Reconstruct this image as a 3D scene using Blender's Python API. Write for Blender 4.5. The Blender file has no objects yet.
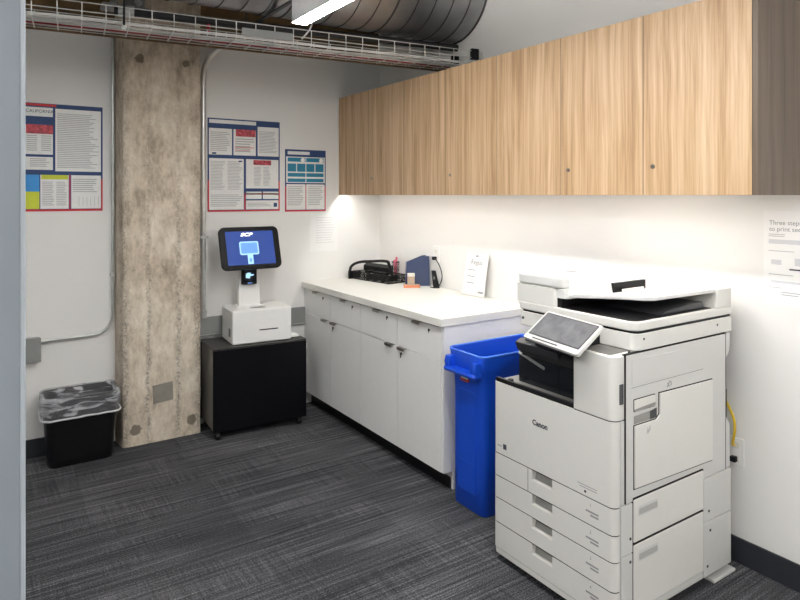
import bpy, bmesh, math, random
from mathutils import Vector, Matrix, noise
rnd = random.Random(7)
scn = bpy.context.scene
COL = scn.collection
PI = math.pi

# ------------------------------------------------------------------ materials
def sr(r, g, b):
    f = lambda c: (c/255/12.92) if c/255 <= .04045 else ((c/255+.055)/1.055)**2.4
    return (f(r), f(g), f(b), 1)

def base_mat(name):
    m = bpy.data.materials.new(name); m.use_nodes = True
    nt = m.node_tree
    return m, nt, nt.nodes['Principled BSDF']

def mat(name, col, rough=.5, metal=0, var=.03, scale=30, bump=0, bscale=200, spec=.5, coat=0, emis=None, estr=0):
    m, nt, b = base_mat(name)
    N, L = nt.nodes, nt.links
    b.inputs['Roughness'].default_value = rough
    b.inputs['Metallic'].default_value = metal
    b.inputs['Specular IOR Level'].default_value = spec
    b.inputs['Coat Weight'].default_value = coat
    tc = N.new('ShaderNodeTexCoord')
    nz = N.new('ShaderNodeTexNoise'); nz.inputs['Scale'].default_value = scale; nz.inputs['Detail'].default_value = 4
    L.new(tc.outputs['Object'], nz.inputs['Vector'])
    cr = N.new('ShaderNodeValToRGB')
    cr.color_ramp.elements[0].position = .3; cr.color_ramp.elements[1].position = .7
    cr.color_ramp.elements[0].color = [max(0, c*(1-var)) for c in col[:3]]+[1]
    cr.color_ramp.elements[1].color = [min(1, c*(1+var)) for c in col[:3]]+[1]
    L.new(nz.outputs['Fac'], cr.inputs['Fac']); L.new(cr.outputs['Color'], b.inputs['Base Color'])
    if bump:
        n2 = N.new('ShaderNodeTexNoise'); n2.inputs['Scale'].default_value = bscale; n2.inputs['Detail'].default_value = 3
        L.new(tc.outputs['Object'], n2.inputs['Vector'])
        bp = N.new('ShaderNodeBump'); bp.inputs['Strength'].default_value = bump; bp.inputs['Distance'].default_value = .002
        L.new(n2.outputs['Fac'], bp.inputs['Height']); L.new(bp.outputs['Normal'], b.inputs['Normal'])
    if emis:
        b.inputs['Emission Color'].default_value = emis; b.inputs['Emission Strength'].default_value = estr
    return m

def wood_mat(name, dark, mid, light, rough=.45):
    m, nt, b = base_mat(name); N, L = nt.nodes, nt.links
    tc = N.new('ShaderNodeTexCoord'); oi = N.new('ShaderNodeObjectInfo')
    geo = N.new('ShaderNodeNewGeometry')
    add = N.new('ShaderNodeVectorMath'); add.operation = 'ADD'
    sc = N.new('ShaderNodeVectorMath'); sc.operation = 'SCALE'
    comb = N.new('ShaderNodeCombineXYZ')
    L.new(oi.outputs['Random'], comb.inputs['X']); L.new(oi.outputs['Random'], comb.inputs['Y']); L.new(oi.outputs['Random'], comb.inputs['Z'])
    L.new(comb.outputs[0], sc.inputs[0]); sc.inputs['Scale'].default_value = 13
    L.new(geo.outputs['Position'], add.inputs[0]); L.new(sc.outputs[0], add.inputs[1])
    # gentle cathedral warp, then stretch along the height
    n0 = N.new('ShaderNodeTexNoise'); n0.inputs['Scale'].default_value = 1.4; n0.inputs['Detail'].default_value = 1
    L.new(add.outputs[0], n0.inputs['Vector'])
    ws = N.new('ShaderNodeVectorMath'); ws.operation = 'SCALE'; ws.inputs['Scale'].default_value = .035
    L.new(n0.outputs['Color'], ws.inputs[0])
    a2 = N.new('ShaderNodeVectorMath'); a2.operation = 'ADD'
    L.new(add.outputs[0], a2.inputs[0]); L.new(ws.outputs[0], a2.inputs[1])
    mp = N.new('ShaderNodeMapping'); mp.inputs['Scale'].default_value = (26, 26, .75)
    L.new(a2.outputs[0], mp.inputs['Vector'])
    n1 = N.new('ShaderNodeTexNoise'); n1.inputs['Scale'].default_value = 1; n1.inputs['Detail'].default_value = 5; n1.inputs['Roughness'].default_value = .6
    L.new(mp.outputs[0], n1.inputs['Vector'])
    mp2 = N.new('ShaderNodeMapping'); mp2.inputs['Scale'].default_value = (140, 140, 3)
    L.new(a2.outputs[0], mp2.inputs['Vector'])
    n2 = N.new('ShaderNodeTexNoise'); n2.inputs['Scale'].default_value = 1; n2.inputs['Detail'].default_value = 3
    L.new(mp2.outputs[0], n2.inputs['Vector'])
    mx = N.new('ShaderNodeMix'); mx.data_type = 'FLOAT'; mx.inputs['Factor'].default_value = .28
    L.new(n1.outputs['Fac'], mx.inputs['A']); L.new(n2.outputs['Fac'], mx.inputs['B'])
    cr = N.new('ShaderNodeValToRGB'); e = cr.color_ramp.elements
    e[0].position = .30; e[0].color = dark; e[1].position = .68; e[1].color = light
    k = e.new(.47); k.color = mid
    L.new(mx.outputs['Result'], cr.inputs['Fac']); L.new(cr.outputs['Color'], b.inputs['Base Color'])
    b.inputs['Roughness'].default_value = rough
    return m

def carpet_mat():
    m, nt, b = base_mat('carpet'); N, L = nt.nodes, nt.links
    geo = N.new('ShaderNodeNewGeometry')
    pos = geo.outputs['Position']
    def noise_node(scale3, s=1, d=3, r=.6):
        mp = N.new('ShaderNodeMapping'); mp.inputs['Scale'].default_value = scale3
        L.new(pos, mp.inputs['Vector'])
        n = N.new('ShaderNodeTexNoise'); n.inputs['Scale'].default_value = s; n.inputs['Detail'].default_value = d; n.inputs['Roughness'].default_value = r
        L.new(mp.outputs[0], n.inputs['Vector']); return n.outputs['Fac']
    def math_node(op, a, b_, clamp=False):
        q = N.new('ShaderNodeMath'); q.operation = op; q.use_clamp = clamp
        for i, v in enumerate((a, b_)):
            if isinstance(v, (int, float)): q.inputs[i].default_value = v
            else: L.new(v, q.inputs[i])
        return q.outputs[0]
    # carpet tiles, 0.61 m, as brick cells
    sep = N.new('ShaderNodeSeparateXYZ'); L.new(pos, sep.inputs[0])
    fx = math_node('FLOOR', math_node('DIVIDE', math_node('ADD', sep.outputs['X'], .17), .61), 0)
    fy = math_node('FLOOR', math_node('DIVIDE', math_node('ADD', sep.outputs['Y'], .33), .61), 0)
    cb = N.new('ShaderNodeCombineXYZ'); L.new(fx, cb.inputs['X']); L.new(fy, cb.inputs['Y'])
    wn = N.new('ShaderNodeTexWhiteNoise'); wn.noise_dimensions = '2D'; L.new(cb.outputs[0], wn.inputs['Vector'])
    tile = wn.outputs['Value']
    streak = noise_node((1.1, 55, 1), 1, 4, .65)          # streaks running along X
    streak2 = noise_node((2.2, 170, 1), 1, 2, .5)
    cross = noise_node((75, 3.0, 1), 1, 3, .6)            # cross threads along Y
    fine = noise_node((150, 190, 150), 1, 3, .75)
    big = noise_node((1.3, 2.2, 1), 1, 2, .5)
    patch = noise_node((2.0, 3.4, 1), 1, 3, .5)
    crossw = math_node('MULTIPLY', math_node('GREATER_THAN', patch, .5), .34)
    v = math_node('MULTIPLY', streak, .75)
    v = math_node('ADD', v, math_node('MULTIPLY', streak2, .45))
    v = math_node('ADD', v, math_node('MULTIPLY', math_node('SUBTRACT', cross, .5), crossw))
    v = math_node('ADD', v, math_node('MULTIPLY', math_node('SUBTRACT', fine, .5), 1.3))
    v = math_node('ADD', v, math_node('MULTIPLY', math_node('SUBTRACT', big, .5), .30))
    v = math_node('ADD', v, math_node('MULTIPLY', math_node('SUBTRACT', tile, .5), .08))
    cr = N.new('ShaderNodeValToRGB'); e = cr.color_ramp.elements
    e[0].position = .26; e[0].color = sr(26, 26, 28); e[1].position = .98; e[1].color = sr(150, 149, 148)
    k = e.new(.52); k.color = sr(58, 59, 62); k = e.new(.70); k.color = sr(88, 88, 90)
    L.new(v, cr.inputs['Fac']); L.new(cr.outputs['Color'], b.inputs['Base Color'])
    b.inputs['Roughness'].default_value = .95; b.inputs['Specular IOR Level'].default_value = .1
    bp = N.new('ShaderNodeBump'); bp.inputs['Strength'].default_value = .6; bp.inputs['Distance'].default_value = .004
    L.new(v, bp.inputs['Height']); L.new(bp.outputs['Normal'], b.inputs['Normal'])
    return m

def concrete_mat():
    m, nt, b = base_mat('raw_concrete'); N, L = nt.nodes, nt.links
    geo = N.new('ShaderNodeNewGeometry'); pos = geo.outputs['Position']
    def nz(scale3, d=5, r=.6, s=1):
        mp = N.new('ShaderNodeMapping'); mp.inputs['Scale'].default_value = scale3; L.new(pos, mp.inputs['Vector'])
        n = N.new('ShaderNodeTexNoise'); n.inputs['Scale'].default_value = s; n.inputs['Detail'].default_value = d; n.inputs['Roughness'].default_value = r
        L.new(mp.outputs[0], n.inputs['Vector']); return n.outputs['Fac']
    def mth(op, a, b_, cl=False):
        q = N.new('ShaderNodeMath'); q.operation = op; q.use_clamp = cl
        for i, v in enumerate((a, b_)):
            if isinstance(v, (int, float)): q.inputs[i].default_value = v
            else: L.new(v, q.inputs[i])
        return q.outputs[0]
    sep = N.new('ShaderNodeSeparateXYZ'); L.new(pos, sep.inputs[0])
    clouds = nz((6, 6, 4.2), 8, .7)
    verti = nz((26, 26, 9), 6, .7)
    pits = nz((55, 55, 55), 4, .7)
    v = mth('ADD', mth('MULTIPLY', clouds, .6), mth('MULTIPLY', verti, .4))
    cr = N.new('ShaderNodeValToRGB'); e = cr.color_ramp.elements
    e[0].position = .34; e[0].color = sr(146, 131, 114); e[1].position = .64; e[1].color = sr(238, 228, 212)
    k = e.new(.49); k.color = sr(208, 194, 174)
    L.new(v, cr.inputs['Fac'])
    # rough vertical seams where the formwork boards met, and the two broken edges
    wob = mth('MULTIPLY', mth('SUBTRACT', nz((3, 3, 7), 4, .7), .5), .07)
    mask = None
    for cx, w in ((.745, .042), (.886, .020), (1.070, .024), (1.200, .040)):
        d = mth('ABSOLUTE', mth('SUBTRACT', mth('ADD', sep.outputs['X'], wob), cx), 0)
        s = mth('SUBTRACT', 1, mth('DIVIDE', d, w), True)
        mask = s if mask is None else mth('MAXIMUM', mask, s)
    low = mth('SUBTRACT', 1.25, mth('MULTIPLY', sep.outputs['Z'], .42), True)
    rough = mth('MULTIPLY', mth('MULTIPLY', mask, low), mth('MULTIPLY', mth('SUBTRACT', pits, .42), 7, True))
    pitcol = N.new('ShaderNodeValToRGB'); pe = pitcol.color_ramp.elements
    pe[0].position = .36; pe[0].color = sr(104, 93, 82); pe[1].position = .66; pe[1].color = sr(226, 216, 202)
    L.new(nz((90, 90, 70), 4, .7), pitcol.inputs['Fac'])
    mx = N.new('ShaderNodeMix'); mx.data_type = 'RGBA'
    L.new(mth('MULTIPLY', rough, .9, True), mx.inputs['Factor'])
    L.new(cr.outputs['Color'], mx.inputs['A']); L.new(pitcol.outputs['Color'], mx.inputs['B'])
    # the top third is greyer and browner, with a ragged edge
    edge = mth('MULTIPLY', mth('SUBTRACT', nz((6, 6, 4), 5, .7), .5), .9)
    hi = mth('MULTIPLY', mth('SUBTRACT', mth('ADD', sep.outputs['Z'], edge), 1.75), 1.3, True)
    mx2 = N.new('ShaderNodeMix'); mx2.data_type = 'RGBA'; mx2.blend_type = 'MULTIPLY'
    L.new(mth('MULTIPLY', hi, .5, True), mx2.inputs['Factor'])
    L.new(mx.outputs['Result'], mx2.inputs['A']); mx2.inputs['B'].default_value = (.66, .62, .58, 1)
    # cast-in spots: two holes near the top, two near the floor
    last = mx2.outputs['Result']
    for sx, sz, r_ in ((.833, 2.44, .034), (1.118, 2.44, .028), (.806, .10, .040), (1.155, .10, .036)):
        dx = mth('SUBTRACT', sep.outputs['X'], sx); dz = mth('SUBTRACT', sep.outputs['Z'], sz)
        dd = mth('SQRT', mth('ADD', mth('MULTIPLY', dx, dx), mth('MULTIPLY', dz, dz)), 0)
        dd = mth('ADD', dd, mth('MULTIPLY', mth('SUBTRACT', nz((30, 30, 30), 3, .6), .5), .035))
        k_ = mth('MULTIPLY', mth('SUBTRACT', r_, dd), 130, True)
        q = N.new('ShaderNodeMix'); q.data_type = 'RGBA'
        L.new(mth('MULTIPLY', k_, .8), q.inputs['Factor']); L.new(last, q.inputs['A']); q.inputs['B'].default_value = sr(100, 90, 78)
        last = q.outputs['Result']
    L.new(last, b.inputs['Base Color'])
    b.inputs['Roughness'].default_value = .9; b.inputs['Specular IOR Level'].default_value = .2
    bp = N.new('ShaderNodeBump'); bp.inputs['Strength'].default_value = .8; bp.inputs['Distance'].default_value = .008
    L.new(mth('ADD', mth('MULTIPLY', pits, .5), mth('MULTIPLY', rough, .6)), bp.inputs['Height'])
    L.new(bp.outputs['Normal'], b.inputs['Normal'])
    return m

def bag_mat():
    m, nt, b = base_mat('clear_plastic_film'); N, L = nt.nodes, nt.links
    out = N['Material Output']
    tr = N.new('ShaderNodeBsdfTransparent'); tr.inputs['Color'].default_value = (.93, .93, .94, 1)
    b.inputs['Base Color'].default_value = (.72, .73, .75, 1); b.inputs['Roughness'].default_value = .22
    lw = N.new('ShaderNodeLayerWeight'); lw.inputs['Blend'].default_value = .35
    tc = N.new('ShaderNodeTexCoord')
    mp = N.new('ShaderNodeMapping'); mp.inputs['Scale'].default_value = (7, 7, 30); mp.inputs['Rotation'].default_value = (.25, .35, 0)
    L.new(tc.outputs['Object'], mp.inputs['Vector'])
    nz = N.new('ShaderNodeTexNoise'); nz.inputs['Scale'].default_value = 1; nz.inputs['Detail'].default_value = 5; nz.inputs['Distortion'].default_value = 1.2
    L.new(mp.outputs[0], nz.inputs['Vector'])
    cr = N.new('ShaderNodeValToRGB'); e = cr.color_ramp.elements
    e[0].position = .47; e[0].color = (.10, .10, .10, 1); e[1].position = .68; e[1].color = (.66, .62, .62, 1)
    L.new(nz.outputs['Fac'], cr.inputs['Fac'])
    sm = N.new('ShaderNodeMath'); sm.operation = 'ADD'; sm.use_clamp = True
    hf = N.new('ShaderNodeMath'); hf.operation = 'MULTIPLY'; hf.inputs[1].default_value = .16
    L.new(lw.outputs['Facing'], hf.inputs[0]); L.new(cr.outputs['Color'], sm.inputs[0]); L.new(hf.outputs[0], sm.inputs[1])
    mx = N.new('ShaderNodeMixShader'); L.new(sm.outputs[0], mx.inputs['Fac'])
    L.new(tr.outputs[0], mx.inputs[1]); L.new(b.outputs[0], mx.inputs[2]); L.new(mx.outputs[0], out.inputs['Surface'])
    return m

def glow(name, col, strength):
    m, nt, b = base_mat(name)
    b.inputs['Base Color'].default_value = (.8, .8, .8, 1)
    b.inputs['Emission Color'].default_value = col; b.inputs['Emission Strength'].default_value = strength
    return m

M = dict(
    wall=mat('white_wall_paint', sr(232, 230, 226), .75, var=.012, scale=3, bump=.06, bscale=260),
    ceiling=mat('pale_ceiling_deck', sr(196, 193, 188), .9, var=.12, scale=5),
    header=mat('brown_plywood_header', sr(112, 88, 58), .8, var=.28, scale=9),
    jamb=mat('blue_grey_paint', sr(132, 139, 146), .6, var=.02, scale=4),
    jambtrim=mat('pale_corner_bead', sr(164, 171, 177), .5),
    vinyl=mat('charcoal_vinyl_base', sr(44, 47, 52), .5, var=.05),
    carpet=carpet_mat(), concrete=concrete_mat(),
    patch=mat('smooth_grey_patch', sr(140, 134, 124), .7, var=.12, scale=18),
    steel=mat('galvanised_conduit', sr(206, 207, 204), .3, metal=.75, var=.08, scale=20),
    greybox=mat('grey_enamel', sr(142, 143, 141), .5, var=.03),
    oak=wood_mat('light_oak_laminate', sr(148, 112, 78), sr(197, 162, 123), sr(226, 198, 163)),
    darkoak=wood_mat('grey_brown_laminate', sr(84, 71, 60), sr(106, 91, 78), sr(122, 107, 92)),
    cabwhite=mat('white_laminate', sr(238, 237, 234), .42, var=.01),
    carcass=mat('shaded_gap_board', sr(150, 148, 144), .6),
    counter=mat('white_solid_surface', sr(232, 230, 221), .35, var=.012, scale=60),
    chrome=mat('satin_nickel', sr(150, 146, 140), .3, metal=1, var=.05),
    darkmetal=mat('dark_lock_metal', sr(58, 55, 52), .35, metal=.8),
    brass=mat('brass_lock', sr(150, 122, 82), .35, metal=.9),
    black=mat('black_plastic', sr(15, 15, 17), .42, var=.1, spec=.3),
    satin=mat('black_satin_laminate', sr(9, 10, 14), .35, var=.08, spec=.22),
    blacktop=mat('dark_brown_top', sr(52, 50, 47), .35, var=.08),
    sidegrey=mat('grey_side_panel', sr(98, 96, 92), .4, var=.04),
    white=mat('white_plastic', sr(236, 235, 231), .35, var=.008),
    feedwhite=mat('feeder_white_plastic', sr(222, 221, 217), .42, var=.008),
    copier=mat('warm_white_copier_plastic', sr(222, 220, 214), .42, var=.008, bump=.04, bscale=900),
    copier2=mat('pale_grey_copier_plastic', sr(208, 207, 203), .45, var=.008, bump=.04, bscale=900),
    gapshade=mat('dark_gap_shade', sr(48, 47, 45), .8, spec=.1),  # dark colour standing in for the shade inside panel gaps
    recess=mat('grey_recess_plastic', sr(150, 148, 143), .5),
    recessshade=mat('soft_recess_shade', sr(176, 175, 171), .5),
    grey=mat('mid_grey_plastic', sr(118, 116, 112), .5),
    smoke=mat('dark_smoke_plastic', sr(58, 59, 62), .32),
    navyblack=mat('blue_black_plastic', sr(24, 27, 33), .22),
    blue=mat('royal_blue_plastic', sr(22, 78, 204), .38, var=.03, scale=6),
    bluehighlight=mat('blue_lip_highlight', sr(70, 124, 230), .35, var=.03),
    rlabel=mat('red_label', sr(190, 60, 50), .5), wlabel=mat('white_print', sr(240, 238, 234), .5),
    duct=mat('galvanised_duct', sr(166, 166, 167), .3, metal=.85, var=.2, scale=4),
    ductseam=mat('duct_seam', sr(88, 88, 88), .45, metal=.8),
    pipe=mat('dark_steel_pipe', sr(62, 62, 64), .5, metal=.6),
    red=mat('red_paint', sr(170, 40, 44), .45),
    wire=mat('bright_zinc_wire', sr(216, 214, 210), .4, metal=.3, var=.06),
    wcable=mat('white_cable_jacket', sr(206, 204, 200), .5), rcable=mat('red_cable_jacket', sr(150, 44, 48), .5),
    gcable=mat('grey_cable_jacket', sr(120, 120, 122), .5), ycable=mat('yellow_cable_jacket', sr(226, 190, 40), .4),
    housing=mat('white_light_housing', sr(243, 243, 243), .5),
    diffuser=glow('lit_diffuser', (.98, .988, .995, 1), 21),
    addeduplight=glow('added_uplight_glow', (.98, .988, .995, 1), 24),
    ledstrip=glow('lit_led_strip', (1, .985, .96, 1), 23),
    paper=mat('white_paper', sr(236, 235, 232), .7, var=.01), paper2=mat('cream_paper', sr(226, 222, 212), .7),
    textink=mat('pale_text_ink', sr(172, 172, 174), .7), ink=mat('grey_ink', sr(150, 150, 152), .7), ink2=mat('dark_ink', sr(60, 62, 70), .7), palegrey=mat('pale_grey_print', sr(208, 208, 210), .7),
    pblue=mat('navy_poster_ink', sr(32, 64, 112), .55), pred=mat('red_poster_ink', sr(214, 48, 52), .55),
    pteal=mat('teal_poster_ink', sr(36, 128, 158), .55), psky=mat('sky_poster_ink', sr(60, 150, 220), .55),
    pyel=mat('lime_poster_ink', sr(206, 214, 60), .55), ppink=mat('pink_red_photo', sr(188, 74, 84), .55, var=.6, scale=45), pgreen=mat('green_poster_ink', sr(120, 180, 90), .55),
    lame=mat('laminated_sheet', sr(232, 231, 228), .25),
    bag=bag_mat(),
    navy=mat('navy_blue_plastic', sr(56, 68, 100), .3, var=.06), orange=mat('orange_pad', sr(214, 132, 92), .6), tan=mat('tan_card', sr(190, 168, 146), .6),
    pink=mat('pink_plastic', sr(226, 120, 138), .4),
    tsc=mat('grey_sleeping_screen', sr(118, 118, 120), .25, var=.2, scale=22),
    mscreen=glow('lit_blue_screen', sr(28, 62, 140), .42),
    micon=glow('lit_pale_blue_icon', sr(96, 150, 230), .45), miconr=glow('lit_icon_rim', sr(166, 214, 255), .5), mwhite=glow('lit_white_logo', (1, 1, 1, 1), .5),
)
M['mscreen'].node_tree.nodes['Principled BSDF'].inputs['Base Color'].default_value = (.02, .03, .06, 1)
M['mscreen'].node_tree.nodes['Principled BSDF'].inputs['Roughness'].default_value = .25
for k in ('micon', 'miconr'): M[k].node_tree.nodes['Principled BSDF'].inputs['Base Color'].default_value = (.05, .08, .12, 1)
def clear_mat():
    m, nt, b = base_mat('clear_acrylic'); N, L = nt.nodes, nt.links
    tr = N.new('ShaderNodeBsdfTransparent'); gl = N.new('ShaderNodeBsdfGlossy'); gl.inputs['Roughness'].default_value = .05
    mx = N.new('ShaderNodeMixShader'); mx.inputs['Fac'].default_value = .06; L.new(tr.outputs[0], mx.inputs[1]); L.new(gl.outputs[0], mx.inputs[2])
    L.new(mx.outputs[0], N['Material Output'].inputs['Surface']); return m
M['clear'] = clear_mat()
def mesh_mat():
    # black expanded-metal mesh: real openings through a see-through weave
    m, nt, b = base_mat('black_wire_mesh'); N, L = nt.nodes, nt.links
    b.inputs['Base Color'].default_value = sr(26, 26, 28); b.inputs['Roughness'].default_value = .45
    tr = N.new('ShaderNodeBsdfTransparent'); tc = N.new('ShaderNodeTexCoord')
    vo = N.new('ShaderNodeTexVoronoi'); vo.feature = 'DISTANCE_TO_EDGE'; vo.inputs['Scale'].default_value = 105
    L.new(tc.outputs['Object'], vo.inputs['Vector'])
    gt = N.new('ShaderNodeMath'); gt.operation = 'LESS_THAN'; gt.inputs[1].default_value = .06; L.new(vo.outputs['Distance'], gt.inputs[0])
    mx = N.new('ShaderNodeMixShader'); L.new(gt.outputs[0], mx.inputs['Fac']); L.new(tr.outputs[0], mx.inputs[1]); L.new(b.outputs[0], mx.inputs[2])
    L.new(mx.outputs[0], N['Material Output'].inputs['Surface']); return m
M['mesh'] = mesh_mat()

# ------------------------------------------------------------------ objects
WM = {}
def wm(o): return WM[o.name] if o is not None else Matrix.Identity(4)
def thing(name, label, cat, loc=(0, 0, 0), rz=0, group=None):
    o = bpy.data.objects.new(name, None); COL.objects.link(o)
    o.location = loc; o.rotation_euler = (0, 0, rz); o.empty_display_size = .05
    o['label'] = label; o['category'] = cat
    if group: o['group'] = group
    WM[o.name] = Matrix.Translation(loc) @ Matrix.Rotation(rz, 4, 'Z')
    return o
def tag(o, label, cat, group=None):
    o['label'] = label; o['category'] = cat
    if group: o['group'] = group
    return o
def dup(root, loc, label, group=None):
    r = root.copy(); COL.objects.link(r); r.location = loc; r['label'] = label
    if group: r['group'] = group
    for ch in list(root.children):
        c = ch.copy(); COL.objects.link(c); c.parent = r
        for g in list(ch.children):
            d = g.copy(); COL.objects.link(d); d.parent = c
    return r

class MB:
    def __init__(s): s.bm = bmesh.new()
    def _v(s, cs, mt=None): return [s.bm.verts.new((mt @ Vector(c)) if mt else Vector(c)) for c in cs]
    def box(s, x0, x1, y0, y1, z0, z1, mt=None):
        v = s._v([(x, y, z) for x in (x0, x1) for y in (y0, y1) for z in (z0, z1)], mt)
        for f in ((0, 1, 3, 2), (4, 6, 7, 5), (0, 4, 5, 1), (2, 3, 7, 6), (0, 2, 6, 4), (1, 5, 7, 3)): s.bm.faces.new([v[i] for i in f])
        return s
    def prism(s, pts, axis, a0, a1, mt=None):
        def P(p, a):
            return {'z': (p[0], p[1], a), 'y': (p[0], a, p[1]), 'x': (a, p[0], p[1])}[axis]
        A = s._v([P(p, a0) for p in pts], mt); B = s._v([P(p, a1) for p in pts], mt); n = len(pts)
        s.bm.faces.new(A); s.bm.faces.new(B[::-1])
        for i in range(n): s.bm.faces.new((A[i], A[(i+1) % n], B[(i+1) % n], B[i]))
        return s
    def loft(s, rings, cap0=True, cap1=True):
        R = [s._v(r) for r in rings]; n = len(R[0])
        for a, b in zip(R, R[1:]):
            for i in range(n): s.bm.faces.new((a[i], a[(i+1) % n], b[(i+1) % n], b[i]))
        if cap0: s.bm.faces.new(R[0][::-1])
        if cap1: s.bm.faces.new(R[-1])
        return s
    def tube(s, pts, r, seg=10):
        pts = [Vector(p) for p in pts]; rings = []; prev = None
        for i, p in enumerate(pts):
            t = (pts[min(i+1, len(pts)-1)]-pts[max(i-1, 0)]).normalized()
            if prev is None:
                a = Vector((0, 0, 1)) if abs(t.z) < .9 else Vector((1, 0, 0)); u = t.cross(a).normalized()
            else: u = (prev-t*prev.dot(t)).normalized()
            prev = u; w = t.cross(u)
            rings.append([p+r*(math.cos(2*PI*k/seg)*u+math.sin(2*PI*k/seg)*w) for k in range(seg)])
        return s.loft(rings)
    def cyl(s, p0, p1, r, seg=16): return s.tube([p0, p1], r, seg)
    def build(s, name, m, parent=None, world=False, bevel=0, seg=2, angle=35, smooth=True):
        bmesh.ops.recalc_face_normals(s.bm, faces=s.bm.faces)
        if world and parent is not None:
            p = parent
            s.bm.transform(wm(p).inverted())
        me = bpy.data.meshes.new(name); s.bm.to_mesh(me); s.bm.free()
        me.materials.append(m if not isinstance(m, str) else M[m])
        if smooth:
            me.polygons.foreach_set('use_smooth', [True]*len(me.polygons))
            me.set_sharp_from_angle(angle=math.radians(angle))
        o = bpy.data.objects.new(name, me); COL.objects.link(o)
        if parent is not None: o.parent = parent; WM[o.name] = wm(parent)
        else: WM[o.name] = Matrix.Identity(4)
        if bevel:
            b = o.modifiers.new('bevel', 'BEVEL'); b.width = bevel; b.segments = seg; b.limit_method = 'ANGLE'; b.angle_limit = math.radians(40); b.harden_normals = True
        return o
def struct(o): o['kind'] = 'structure'; return o
def box(name, m, x0, x1, y0, y1, z0, z1, parent=None, world=False, bevel=0, mt=None):
    return MB().box(x0, x1, y0, y1, z0, z1, mt).build(name, m, parent, world, bevel)
def rrect(x0, x1, y0, y1, r, n=5, corners=(1, 1, 1, 1)):
    out = []
    for k, (cx, cy) in enumerate(((x1-r, y1-r), (x0+r, y1-r), (x0+r, y0+r), (x1-r, y0+r))):
        if corners[k]:
            for i in range(n+1):
                a = PI/2*k+PI/2*i/n; out.append((cx+r*math.cos(a), cy+r*math.sin(a)))
        else: out.append(((x1, y1), (x0, y1), (x0, y0), (x1, y0))[k])
    return out
def ring(pts, z): return [(x, y, z) for x, y in pts]
def text(name, s, size, m, parent, org, right, up, extrude=.0004, align='LEFT', shear=0, sx=1, bold=0):
    cu = bpy.data.curves.new(name, 'FONT'); cu.body = s; cu.size = size; cu.extrude = extrude; cu.align_x = align; cu.shear = shear; cu.offset = bold
    tmp = bpy.data.objects.new(name+'_tmp', cu); COL.objects.link(tmp)
    dg = bpy.context.evaluated_depsgraph_get()
    me = bpy.data.meshes.new_from_object(tmp.evaluated_get(dg))
    bpy.data.objects.remove(tmp)
    r = Vector(right).normalized(); u = Vector(up).normalized(); n = r.cross(u)
    mt = Matrix(((r.x*sx, u.x, n.x, org[0]), (r.y*sx, u.y, n.y, org[1]), (r.z*sx, u.z, n.z, org[2]), (0, 0, 0, 1)))
    me.transform(mt); me.materials.clear(); me.materials.append(M[m])
    o = bpy.data.objects.new(name, me); COL.objects.link(o); o.parent = parent; WM[o.name] = wm(parent)
    return o
def smooth_path(pts, n=8):
    pts = [Vector(p) for p in pts]; out = []
    for i in range(len(pts)-1):
        p0, p1, p2, p3 = pts[max(i-1, 0)], pts[i], pts[i+1], pts[min(i+2, len(pts)-1)]
        for k in range(n):
            t = k/n
            out.append(.5*((2*p1)+(-p0+p2)*t+(2*p0-5*p1+4*p2-p3)*t*t+(-p0+3*p1-3*p2+p3)*t**3))
    out.append(pts[-1]); return out

# ------------------------------------------------------------------ camera
H = 1.58
cam = bpy.data.cameras.new('camera'); co = bpy.data.objects.new('camera', cam); COL.objects.link(co)
co.location = (0, 0, H); co.rotation_euler = (PI/2, 0, -math.radians(33.447))
cam.sensor_width = 36; cam.lens = 629.27/800*36; cam.shift_x = (400-397.54)/800; cam.shift_y = -(300-194.9)/800
cam.clip_start = .05
scn.camera = co

# ------------------------------------------------------------------ setting
YW, XR, ZC = 4.372, 2.716, 3.55
struct(box('floor', 'carpet', -2.3, XR+.15, -2.8, YW+.15, -.1, 0))
struct(box('ceiling', 'ceiling', -2.3, XR+.15, -2.8, YW+.15, ZC, ZC+.1))
struct(box('wall_back', 'wall', -2.3, XR, YW, YW+.15, 0, 2.67))
struct(box('trim_1', 'header', -2.3, XR, YW+.02, YW+.15, 2.67, ZC))
struct(box('wall_right', 'wall', XR, XR+.15, -2.8, YW+.15, 0, ZC))
struct(box('wall_front', 'wall', -2.3, XR, -2.8, -2.65, 0, ZC))
struct(box('wall_far_left', 'wall', -2.3, -2.15, -2.65, YW, 0, ZC))
struct(box('wall_left', 'jamb', -2.15, .0435, 1.0, 1.12, 0, ZC))
struct(box('trim_2', 'jambtrim', .0435, .0500, .998, 1.122, 0, ZC, bevel=.002))
struct(box('baseboard_back', 'vinyl', -2.15, .70, YW-.008, YW, 0, .11))
struct(box('baseboard_right', 'vinyl', XR-.010, XR, -2.65, 2.64, 0, .11, bevel=.003))

# ------------------------------------------------------------------ concrete column
cx0, cx1, cy0, cz1 = .736, 1.213, 4.211, ZC
bm = bmesh.new(); nx, nz = 44, 210
def colv(x, y, z, amp):
    n = noise.noise(Vector((x*14, y*14, z*9)))*amp+noise.noise(Vector((x*55, y*55, z*45)))*amp*.6
    return n
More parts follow.
